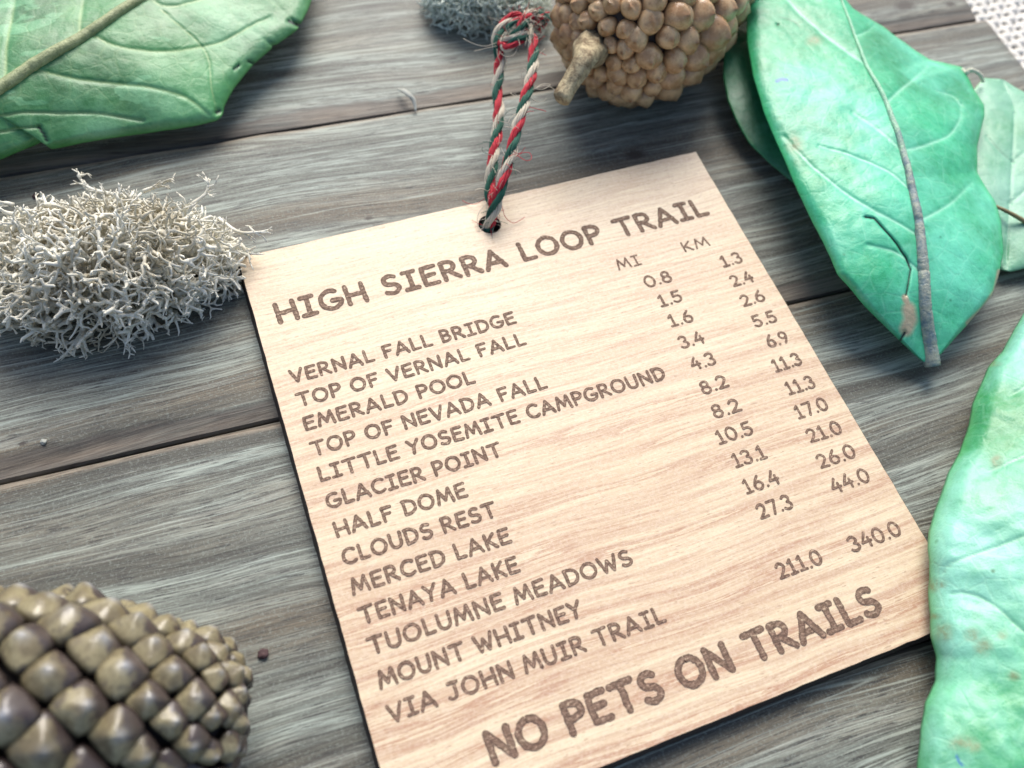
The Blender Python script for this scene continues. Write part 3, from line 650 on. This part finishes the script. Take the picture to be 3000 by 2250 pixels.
# ------------------------------------------------------------------ cones
def scale_mesh(name, kind, mat, seed):
    r = random.Random(seed); na, nr = 20, 9
    V = [];U = []; K = []
    ph = [r.uniform(0, 6.28) for _ in range(4)]
    for i in range(nr + 1):
        rho = i / (nr - 2) if i <= nr - 2 else 1
        for j in range(na):
            a = 2 * math.pi * j / na; ca, sa = math.cos(a), math.sin(a)
            p = 1.75 if kind == 'knob' else 1.32
            R = .5 / (abs(ca) ** p + abs(sa) ** p) ** (1 / p)
            R *= 1 + .05 * math.sin(2 * a + ph[0]) + .04 * math.sin(3 * a + ph[1])
            x, y = R * rho * ca, R * rho * sa
            if kind == 'knob':
                z = .50 * (1 - rho ** 2.8) ** .6 if rho < 1 else 0
                z += .09 * math.exp(-((y - .03 + .10 * x) / .06) ** 2) * (1 - rho)       # transverse keel
                z -= .05 * math.exp(-((y - .16 + .2 * x) / .04) ** 2) * (1 - rho ** 2)
                z += .07 * math.exp(-(x * x + (y + .05) ** 2) / .006)
                z += .03 * math.sin(5 * x + ph[2]) * math.cos(6 * y + ph[3]) * (1 - rho)
            else:
                z = .40 * (1 - rho ** 1.55) ** .9 if rho < 1 else 0
                z += .06 * math.exp(-((y - .04 + .15 * math.sin(4 * x + ph[0])) / .08) ** 2) * (1 - rho ** 1.2)
                z += .03 * math.exp(-(x * x + (y - .05) ** 2) / .007)
                z += .045 * math.sin(6 * x + ph[2]) * math.cos(5 * y + ph[3]) * (1 - rho)
            if i == nr - 1: z = -.22; x *= .96; y *= .96
            if i == nr: z = -.62; x *= .72; y *= .72
            V.append((x, y, z)); U.append(math.exp(-(x * x + (y + (.05 if kind == 'knob' else -.05)) ** 2) / .012))
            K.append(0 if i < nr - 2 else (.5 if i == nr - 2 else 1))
    F = [(i*na + j, i*na + (j+1) % na, (i+1)*na + (j+1) % na, (i+1)*na + j) for i in range(nr) for j in range(na)]
    F = [f[::-1] for f in F]
    return mesh_of(name, V, F, mat, True, (0, 0, 0), dict(umbo=U, skirt=K))

def cone(name, label, base, tip, prof, N, meshes, core_mat, size, hz, open_, roll=0, cut=1.0, ksize=1.0, stagger=0):
    """prof: list (t, radius); scales spiral round the axis by the golden angle"""
    base, tip = np.array(base), np.array(tip); ax = tip - base; Ln = np.linalg.norm(ax); ax /= Ln
    e1 = np.cross([0, 0, 1], ax); e1 /= np.linalg.norm(e1); e2 = np.cross(ax, e1)
    root = thing(name, label, 'pine cone', (base[0] * .5 + tip[0] * .5, base[1] * .5 + tip[1] * .5, 0), 'pine cones on the planks')
    org = np.array(root.location) / S
    tt = np.linspace(0, 1, 400); pr = np.array(prof); rr = crom([(a, b, 0) for a, b in prof], tt)[:, 0]
    dr = np.gradient(rr, tt * Ln); ds = np.sqrt(1 + dr ** 2) * Ln / 399
    sz = np.interp(tt, [s[0] for s in size], [s[1] for s in size])
    cw_ = np.cumsum(2 * math.pi * rr * ds / (sz ** 2 * .78)); total = int(cw_[-1])
    hv = lambda t: np.interp(t, [h[0] for h in hz], [h[1] for h in hz])
    # core
    na = 28; V = []
    for t, r in zip(tt[::12], rr[::12]):
        for j in range(na):
            a = 2 * math.pi * j / na; V.append(base + ax * t * Ln + (r * .90) * (math.cos(a) * e1 + math.sin(a) * e2))
    n = len(tt[::12]); F = [(i*na + j, i*na + (j+1) % na, (i+1)*na + (j+1) % na, (i+1)*na + j) for i in range(n-1) for j in range(na)] + [tuple(range(na)), tuple((n-1)*na + j for j in range(na))]
    mk('core', V, F, core_mat, root)
    GA = math.pi * (3 - math.sqrt(5)); rr_ = random.Random(N)
    for k in range(total):
        i = int(np.searchsorted(cw_, k + .5)); i = min(i, 399); t = tt[i]
        if t > cut: break
        a = k * GA + roll
        rad = math.cos(a) * e1 + math.sin(a) * e2
        p = base + ax * t * Ln + rad * rr[i]
        sl_ = math.atan(dr[i]); nrm = rad * math.cos(sl_) - ax * math.sin(sl_); tg = ax * math.cos(sl_) + rad * math.sin(sl_)
        b = np.cross(tg, nrm)
        ti = np.interp(t, [o[0] for o in open_], [o[1] for o in open_]) + rr_.uniform(-.07, .07)
        n2 = nrm * math.cos(ti) + tg * math.sin(ti); t2 = tg * math.cos(ti) - nrm * math.sin(ti)
        s = sz[i] * ksize * rr_.uniform(.88, 1.14); p = p + (b * rr_.gauss(0, .06) + tg * rr_.gauss(0, .06)) * s; h = hv(t) * s * rr_.uniform(.85, 1.15)
        Mx = Matrix.Identity(4)
        cols = (b * s * rr_.uniform(.95, 1.08), t2 * s * rr_.uniform(.95, 1.1), n2 * h)
        q = (p - org) * S
        for r0 in range(3):
            for c0 in range(3): Mx[r0][c0] = cols[c0][r0]
            Mx[r0][3] = q[r0]
        o = bpy.data.objects.new('scale', meshes[k % len(meshes)]); scene.collection.objects.link(o); o.parent = root; o.matrix_basis = Mx
    return root, base, ax, e1, e2

CM1 = cone_mat('tan_cone_scale', (.74, .49, .26), (.46, .255, .12), (.08, .034, .018), .25, (.20, .085, .035))
CM2 = cone_mat('olive_cone_scale', (.30, .262, .150), (.15, .122, .070), (.010, .006, .006), .22, (.30, .31, .33), (.045, .031, .034))
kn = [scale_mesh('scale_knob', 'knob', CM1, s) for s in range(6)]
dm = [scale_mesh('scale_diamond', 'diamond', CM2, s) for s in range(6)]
b1 = at(1742, 138, 1.6); t1 = np.array([b1[0] + 4.9, b1[1] + 2.7, 1.15])
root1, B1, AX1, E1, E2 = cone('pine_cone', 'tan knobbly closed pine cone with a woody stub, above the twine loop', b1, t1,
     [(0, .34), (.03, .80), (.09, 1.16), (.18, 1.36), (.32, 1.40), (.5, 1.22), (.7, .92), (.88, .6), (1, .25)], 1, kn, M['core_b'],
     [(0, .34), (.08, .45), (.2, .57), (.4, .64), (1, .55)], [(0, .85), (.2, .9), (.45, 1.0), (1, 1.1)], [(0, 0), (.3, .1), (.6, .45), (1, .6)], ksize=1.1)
stem_mat = rib_mat('woody_stub', (.15, .10, .05), (.52, .43, .26), .8)
Pm = [B1 + AX1 * .25, B1 - AX1 * .10, at(1712, 175, 2.05), at(1690, 215, 1.95), at(1664, 258, 1.8), at(1642, 296, 1.7)]
C = spline(Pm, 36); rad = np.interp(np.linspace(0, 1, 36), [0, .25, .42, .55, .8, .97, 1], [.36, .33, .22, .19, .155, .17, .12])
V, F = tube(C, rad, 22)
V = np.array([v * 1.0 for v in V]); cc = np.repeat(C, 22, 0)
ang_ = np.tile(np.arange(22) * 2 * math.pi / 22, 36); tl_ = np.repeat(np.linspace(0, 2.2, 36), 22)
nn = np.array([mnoise.noise(Vector(v * 4)) * .08 + mnoise.noise(Vector((math.cos(a) * 2.6, math.sin(a) * 2.6, l * 1.1))) * .20 + mnoise.noise(Vector((math.cos(a) * 6, math.sin(a) * 6, l * 2.5))) * .10 for v, a, l in zip(V, ang_, tl_)]); dr_ = (V - cc) 
V = cc + dr_ * (1 + (nn * 1.0)[:, None]); mk('stem', V, F, stem_mat, root1)

def lattice_cone(name, label, base, tip, prof, k, meshes, core_mat, aspect, fill, relief):
    """staggered rings of k diamond scales: the diagonal rows of a closed cone"""
    base, tip = np.array(base), np.array(tip); ax = tip - base; Ln = np.linalg.norm(ax); ax /= Ln
    e1 = np.cross([0, 0, 1], ax); e1 /= np.linalg.norm(e1); e2 = np.cross(ax, e1)
    root = thing(name, label, 'pine cone', (base[0] * .5 + tip[0] * .5, base[1] * .5 + tip[1] * .5, 0), 'pine cones on the planks')
    org = np.array(root.location) / S; rr_ = random.Random(4)
    tt = np.linspace(0, 1, 600); rr = crom([(a, b, 0) for a, b in prof], tt)[:, 0]
    dr = np.gradient(rr, tt * Ln); ss = np.cumsum(np.sqrt(1 + dr ** 2) * Ln / 599)
    na = 28; V = []; q_ = list(range(0, 600, 20)) + [599]
    for i in q_:
        for j in range(na):
            a = 2 * math.pi * j / na; V.append(base + ax * tt[i] * Ln + (rr[i] * .80) * (math.cos(a) * e1 + math.sin(a) * e2))
    n = len(q_); F = [(i*na + j, i*na + (j+1) % na, (i+1)*na + (j+1) % na, (i+1)*na + j) for i in range(n-1) for j in range(na)] + [tuple(range(na)), tuple((n-1)*na + j for j in range(na))]
    mk('core', V, F, core_mat, root)
    s_ = ss[-1] - .10; row = 0; off = 0.0; cnt = 0
    while s_ > .2:
        i = int(np.searchsorted(ss, s_)); kk = k if rr[i] > .80 else (8 if rr[i] > .42 else 5)
        w = 2 * math.pi * rr[i] / kk; h = max(w * aspect, .30)
        off += math.pi / kk + .035
        for c_ in range(kk):
            a = off + 2 * math.pi * c_ / kk + rr_.gauss(0, .018)
            rad = math.cos(a) * e1 + math.sin(a) * e2
            p = base + ax * (tt[i] * Ln + rr_.gauss(0, .02)) + rad * rr[i] * rr_.uniform(.97, 1.02)
            sl_ = math.atan(dr[i]); nrm = rad * math.cos(sl_) - ax * math.sin(sl_); tg = ax * math.cos(sl_) + rad * math.sin(sl_); b = np.cross(tg, nrm)
            ti = -.06 + rr_.uniform(-.24, .24); n2 = nrm * math.cos(ti) + tg * math.sin(ti); t2 = tg * math.cos(ti) - nrm * math.sin(ti)
            Mx = Matrix.Identity(4); f = fill * rr_.uniform(.90, 1.08)
            cols = (b * w * f, t2 * h * f, n2 * relief * (w + h) / 2 * rr_.uniform(.85, 1.15)); q = (p - org) * S
            for r0 in range(3):
                for c0 in range(3): Mx[r0][c0] = cols[c0][r0]
                Mx[r0][3] = q[r0]
            o = bpy.data.objects.new('scale', meshes[cnt % len(meshes)]); scene.collection.objects.link(o); o.parent = root; o.matrix_basis = Mx; cnt += 1
        s_ -= h * .5; row += 1
    return root
e2t = at(722, 2085, 1.10); s2 = at(60, 2110, 1.42); dirv = s2 - e2t; dirv /= np.linalg.norm(dirv)
base2 = e2t + dirv * 5.6
lattice_cone('pine_cone', 'dark pine cone with shiny olive diamond scales in the lower left corner', base2, e2t,
     [(0, .6), (.1, 1.15), (.3, 1.42), (.5, 1.42), (.7, 1.27), (.84, 1.02), (.94, .80), (1, .40)], 11, dm, M['core'], 1.0, .90, .70)

# ------------------------------------------------------------------ lichen
def lichen(name, label, mat, c, a, b, h, rot, n_target, seg=.17, rad=.026, seed=1, vox=.115, far=(), zlo=.02, flat=.0):
    r = random.Random(seed); occ = {}; mb = MB()
    cr, sr = math.cos(rot), math.sin(rot)
    def inside(p, k=1.0):
        x, y, z = p[0] - c[0], p[1] - c[1], p[2] - zlo
        u, v = x * cr + y * sr, -x * sr + y * cr
        nz = .20 * mnoise.noise(Vector((p[0] * .9, p[1] * .9, p[2] * .9 + seed))) + .12 * mnoise.noise(Vector((p[0] * 2.6, p[1] * 2.6, p[2] * 2.6)))
        return z > 0 and (u / a) ** 2 + (v / b) ** 2 + ((z - h * .25) / (h * .78)) ** 2 < (k + nz)
    key = lambda p: (int(math.floor(p[0] / vox)), int(math.floor(p[1] / vox)), int(math.floor(p[2] / vox)))
    front = []
    tries = 0
    while len(front) < 260 and tries < 9000:
        tries += 1
        u, v = r.uniform(-a, a), r.uniform(-b, b); z = r.uniform(.03, h * .75)
        p = Vector((c[0] + u * cr - v * sr, c[1] + u * sr + v * cr, z))
        if inside(p, .75):
            d_ = Vector((p[0] - c[0], p[1] - c[1], z + .2 * h)); d_ = (d_.normalized() + Vector((r.gauss(0, .5), r.gauss(0, .5), r.gauss(0, .4)))).normalized()
            front.append((p, d_, rad * 1.15, 0))
    cnt = 0
    while front and cnt < n_target:
        i = r.randrange(len(front)); p, d_, rd, g = front.pop(i)
        L = seg * r.uniform(.6, 1.35)
        q = p + d_ * L
        if q.z < .03: q.z = .03 + r.random() * .04
        m_ = (p + q) / 2 + Vector((r.gauss(0, 1), r.gauss(0, 1), r.gauss(0, 1))) * L * .10
        ins = inside(q)
        r1 = rd * r.uniform(.66, 1.05)
        end = (not ins) or key(q) in occ
        if end: r1 = rd * .5
        V, F = tube([tuple(p), tuple(m_), tuple(q), tuple(q + (q - m_).normalized() * r1 * .6)], [rd * 1.55, rd * .72, r1 * 1.5, r1 * .6], 6)
        mb.add(V, F); cnt += 1
        if end:
            if r.random() < .8:
                for k in range(2):
                    dd = (d_ + Vector((r.gauss(0, .75), r.gauss(0, .75), r.gauss(0, .75)))).normalized()
                    e = q + dd * seg * r.uniform(.2, .42)
                    if e.z < .02: continue
                    V, F = tube([tuple(q), tuple((q + e) / 2), tuple(e)], [r1 * 1.4, r1 * 1.0, r1 * .6], 5); mb.add(V, F)
            continue
        occ[key(q)] = 1
        nb = 3 if r.random() < .28 else 2
        perp = d_.orthogonal().normalized(); perp.rotate(Matrix.Rotation(r.uniform(0, 6.28), 3, d_))
        for k in range(nb):
            pp = perp.copy(); pp.rotate(Matrix.Rotation(2 * math.pi * k / nb + r.uniform(-.4, .4), 3, d_))
            an = r.uniform(.45, .95)
            nd = (d_ * math.cos(an) + pp * math.sin(an)).normalized()
            front.append((q, nd, max(r1, rad * .45) * r.uniform(.85, 1.2), g + 1))
    for (p0, p1, p2) in far:                      # long loose sprigs at the rim
        C = spline([p0, p1, p2], 9); V, F = tube(C, np.linspace(rad * 1.1, rad * .6, 9), 6); mb.add(V, F)
        for t_ in (3, 5, 7, 8):
            for _ in range(2):
                dd = C[min(t_, 8)] - C[t_ - 1]; dd = dd / np.linalg.norm(dd) + rng.normal(0, .7, 3); dd /= np.linalg.norm(dd)
                e = C[t_] + dd * seg * rng.uniform(.5, 1.0); m_ = (C[t_] + e) / 2 + rng.normal(0, .01, 3)
                V, F = tube([C[t_], m_, e], [rad * .8, rad * .55, rad * .3], 5); mb.add(V, F)
                for _ in range(2):
                    e2_ = e + (dd + rng.normal(0, .6, 3)) * seg * .35; V, F = tube([e, (e + e2_) / 2, e2_], [rad * .42, rad * .35, rad * .2], 5); mb.add(V, F)
    root = thing(name, label, 'lichen', (c[0], c[1], 0), 'dried lichen clumps')
    mb.build('branching_tufts', mat, root, True)
    return root
cL = at(300, 790, .5)
U_ = at(760, 690, .5) - at(0, 760, .5); rotL = math.atan2(U_[1], U_[0])
far = [(at(640, 640, .7), at(700, 680, .75), at(762, 680, .8)), (at(660, 690, .5), at(700, 710, .5), at(728, 742, .5)), (at(580, 760, .4), at(640, 810, .4), at(690, 812, .45)),
       (at(330, 570, .6), at(260, 550, .6), at(228, 515, .65)), (at(560, 600, .8), at(600, 570, .9), at(612, 540, 1.0)), (at(420, 560, .9), at(460, 545, 1.0), at(488, 530, 1.1)),
       (at(40, 600, .5), at(10, 595, .5), at(-30, 620, .5)), (at(250, 960, .2), at(215, 1010, .2), at(190, 1040, .1)), (at(470, 880, .3), at(520, 900, .3), at(538, 900, .35)), (at(330, 940, .2), at(360, 985, .2), at(375, 1010, .15)), (at(240, 960, .2), at(240, 1000, .15), at(250, 1028, .1))]
lichen('lichen_clump', 'pale grey dried reindeer lichen touching the upper left corner of the sign', M['lichen'], cL, 2.2, 1.28, 1.55, rotL + .02, 4500, seg=.185, rad=.034, vox=.15, seed=3, far=far)
cL2 = at(1430, 5, .5)
lichen('lichen_clump', 'green grey tuft of lichen behind the top of the twine loop, beside the tan cone', M['lichen_b'], (cL2[0], cL2[1] + .2, 0), 1.5, .8, .95, rotL - .3, 4200, seg=.13, rad=.018, seed=5, vox=.085)

# ------------------------------------------------------------------ twine
tw = thing('twine_loop', 'red, green and natural twisted jute twine looped through the hole of the sign', 'twine', (HC[0], HC[1], 0))
P = [(HC[0] + .03, HC[1] + .05, .02), (HC[0] - .02, HC[1] - .02, .2), at(1436, 650, .42), at(1448, 615, .62), at(1462, 570, .85), at(1478, 510, 1.05), at(1498, 445, 1.2), at(1512, 385, 1.3), at(1530, 325, 1.4), at(1548, 255, 1.45), at(1562, 190, 1.5), at(1562, 135, 1.5), at(1548, 88, 1.5),
     at(1532, 50, 1.5), at(1505, 50, 1.5), at(1472, 78, 1.45), at(1455, 118, 1.35), at(1464, 165, 1.2), at(1462, 215, 1.1), at(1456, 265, 1.0), at(1462, 320, .95), at(1458, 375, .9), at(1450, 430, .85), at(1443, 480, .8), at(1436, 535, .7), at(1438, 580, .6), at(1446, 610, .5), at(1438, 645, .4), (HC[0] - .08, HC[1] - .06, .2), (HC[0] - .1, HC[1], .02)]
def rope(P, n, pitch, rh, rs, phase=0, names=('red', 'green', 'jute'), fray=0):
    C = spline(P, n); T, N, B = frames(C); s = np.r_[0, np.cumsum(np.linalg.norm(np.diff(C, axis=0), axis=1))]
    out = []
    for k, cn in enumerate(names):
        ph = 2 * math.pi * s / pitch + 2 * math.pi * k / 3 + phase
        sc = C + rh * (np.cos(ph)[:, None] * N + np.sin(ph)[:, None] * B)
        T2, N2, B2 = frames(sc); mb = MB()
        for f in range(15):
            rf = rs * (0 if f == 0 else .52 if f < 6 else 1.0); a0 = f * 2.399
            ps = -2 * math.pi * s / (pitch * 1.15) + a0
            wob = rf * (1 + .5 * np.array([mnoise.noise(Vector((x * 2.6, f * 3.1 + k * 11, phase))) for x in s]))
            fr = 1 + fray * np.clip((s - s[-1] + .5) / .5, 0, 1) ** 2 * rng.uniform(1, 5)
            fc = sc + (wob * fr)[:, None] * (np.cos(ps)[:, None] * N2 + np.sin(ps)[:, None] * B2)
            V, F = tube(fc, rs * .36 * (1 + .2 * np.array([mnoise.noise(Vector((x * 5, f, k))) for x in s])), 5); mb.add(V, F)
        o = mb.build('strand', M[cn], tw); o['label'] = dict(red='red strand', green='dark green strand', jute='undyed jute strand')[cn]
        out.append(sc)
    return C, out
CC, STR = rope(P, 460, 1.02, .048, .044, phase=2.2)
P2 = [at(1462, 130, 1.3), at(1490, 118, 1.5), at(1520, 95, 1.62), at(1535, 62, 1.68), at(1552, 42, 1.6), at(1572, 50, 1.5), at(1590, 72, 1.45)]
CK, _ = rope(P2, 110, .8, .044, .038, phase=.4, fray=1)
P3_ = [at(1545, 105, 1.55), at(1515, 120, 1.55), at(1485, 140, 1.45), at(1478, 118, 1.4), at(1500, 78, 1.58), at(1530, 60, 1.6)]
rope(P3_, 90, .8, .045, .038, phase=2.4)
hair = {'red': MB(), 'green': MB(), 'jute': MB()}
allC = [CC] * 4 + [CK] * 2
for i in range(330):
    src = allC[i % 6]; j = rng.integers(6, len(src) - 6)
    if i < 60: j = int(np.clip(rng.normal(len(CC) * .46, 22), 6, len(src) - 6)) if src is CC else j
    p = src[j] + rng.normal(0, .04, 3); tg = src[min(j + 3, len(src) - 1)] - src[j]; tg /= np.linalg.norm(tg) + 1e-9
    d0 = rng.normal(0, 1, 3) + tg * rng.choice([-1, 1]) * .9; d0 /= np.linalg.norm(d0)
    L = rng.uniform(.12, .42) * (1.6 if rng.random() < .15 else 1); cv = rng.normal(0, 1, 3) * .8
    pts = [p]; dd = d0
    for k in range(7): dd = dd + cv * .28 + rng.normal(0, .12, 3); dd /= np.linalg.norm(dd); pts.append(pts[-1] + dd * L / 7)
    pts = np.array(pts)
    if pts[:, 2].min() < .32: pts[:, 2] = np.maximum(pts[:, 2], .32)
    V, F = tube(pts, np.linspace(.0062, .004, 8), 4); hair[['jute', 'jute', 'jute', 'red', 'green'][i % 5]].add(V, F)
for pts, cn in [([(1455, 125, 1.4), (1420, 135, 1.4), (1385, 127, 1.4), (1357, 113, 1.4)], 'jute'), ([(1455, 135, 1.4), (1430, 140, 1.4), (1388, 150, 1.4)], 'jute'), ([(1512, 460, 1.2), (1530, 448, 1.3), (1552, 448, 1.3), (1556, 466, 1.3), (1540, 470, 1.3), (1515, 455, 1.2)], 'red'),
                ([(1470, 600, .6), (1480, 635, .45), (1500, 652, .34), (1515, 650, .34), (1538, 636, .36)], 'red'), ([(1490, 360, 1.4), (1470, 356, 1.4), (1440, 347, 1.4)], 'jute'), ([(1565, 260, 1.5), (1590, 262, 1.5), (1612, 248, 1.5), (1590, 246, 1.5), (1570, 258, 1.5)], 'jute'), ([(1560, 262, 1.5), (1600, 250, 1.55), (1635, 270, 1.5)], 'jute'),
                ([(1462, 150, 1.3), (1480, 165, 1.4), (1505, 160, 1.45), (1525, 120, 1.5)], 'jute'), ([(1432, 590, .6), (1405, 620, .5), (1398, 650, .4), (1405, 675, .34)], 'jute'), ([(1530, 310, 1.4), (1570, 318, 1.4), (1600, 326, 1.4)], 'red'), ([(1500, 372, 1.3), (1490, 358, 1.35), (1502, 340, 1.4), (1520, 330, 1.4)], 'jute')]:
    V, F = tube(spline([at(*p) for p in pts], 24), .0055, 5); hair[cn].add(V, F)
for cn, mb in hair.items():
    o = mb.build('stray_fibres', M[cn], tw, True, 'stuff')

# ------------------------------------------------------------------ bits lying on the planks
r_ = thing('wood_splinter', 'small curled bleached splinter lying on the plank left of the twine', 'splinter', at(1200, 285, 0))
C = spline([at(1166, 262, .10), at(1185, 268, .16), at(1200, 280, .18), at(1211, 292, .14), at(1216, 310, .09), at(1218, 326, .05)], 24)
V, F = tube(C, np.interp(np.linspace(0, 1, 24), [0, .2, .6, 1], [.02, .06, .05, .02]), 7); V[:, 2] = C[:, 2].repeat(7) + (V[:, 2] - C[:, 2].repeat(7)) * .35 + .01; mk('sliver', V, F, M['splinter'], r_)
def crumb(px, py, s, mat, label, nm):
    p = at(px, py, s * .45); bm = bmesh.new(); bmesh.ops.create_icosphere(bm, subdivisions=3, radius=s)
    V = np.array([v.co[:] for v in bm.verts]); F = [tuple(v.index for v in f.verts) for f in bm.faces]; bm.free()
    V *= (1 + .55 * np.array([mnoise.noise(Vector(v / s * 1.3) + Vector((px, py, 0))) for v in V]))[:, None]; V[:, 2] *= .6
    o = mk(nm, V + p, F, mat, None, True); o['label'] = label; o['category'] = 'crumb'; return o
crumb(772, 1915, .07, M['crumb'], 'dark brown bark crumb on the plank beside the olive cone', 'bark_crumb')
crumb(102, 575, .05, M['crumb'], 'tiny dark crumb above the pale lichen near the left border', 'bark_crumb')
crumb(128, 1294, .045, M['splinter'], 'tiny pale crumb by the plank joint near the left border', 'wood_crumb')
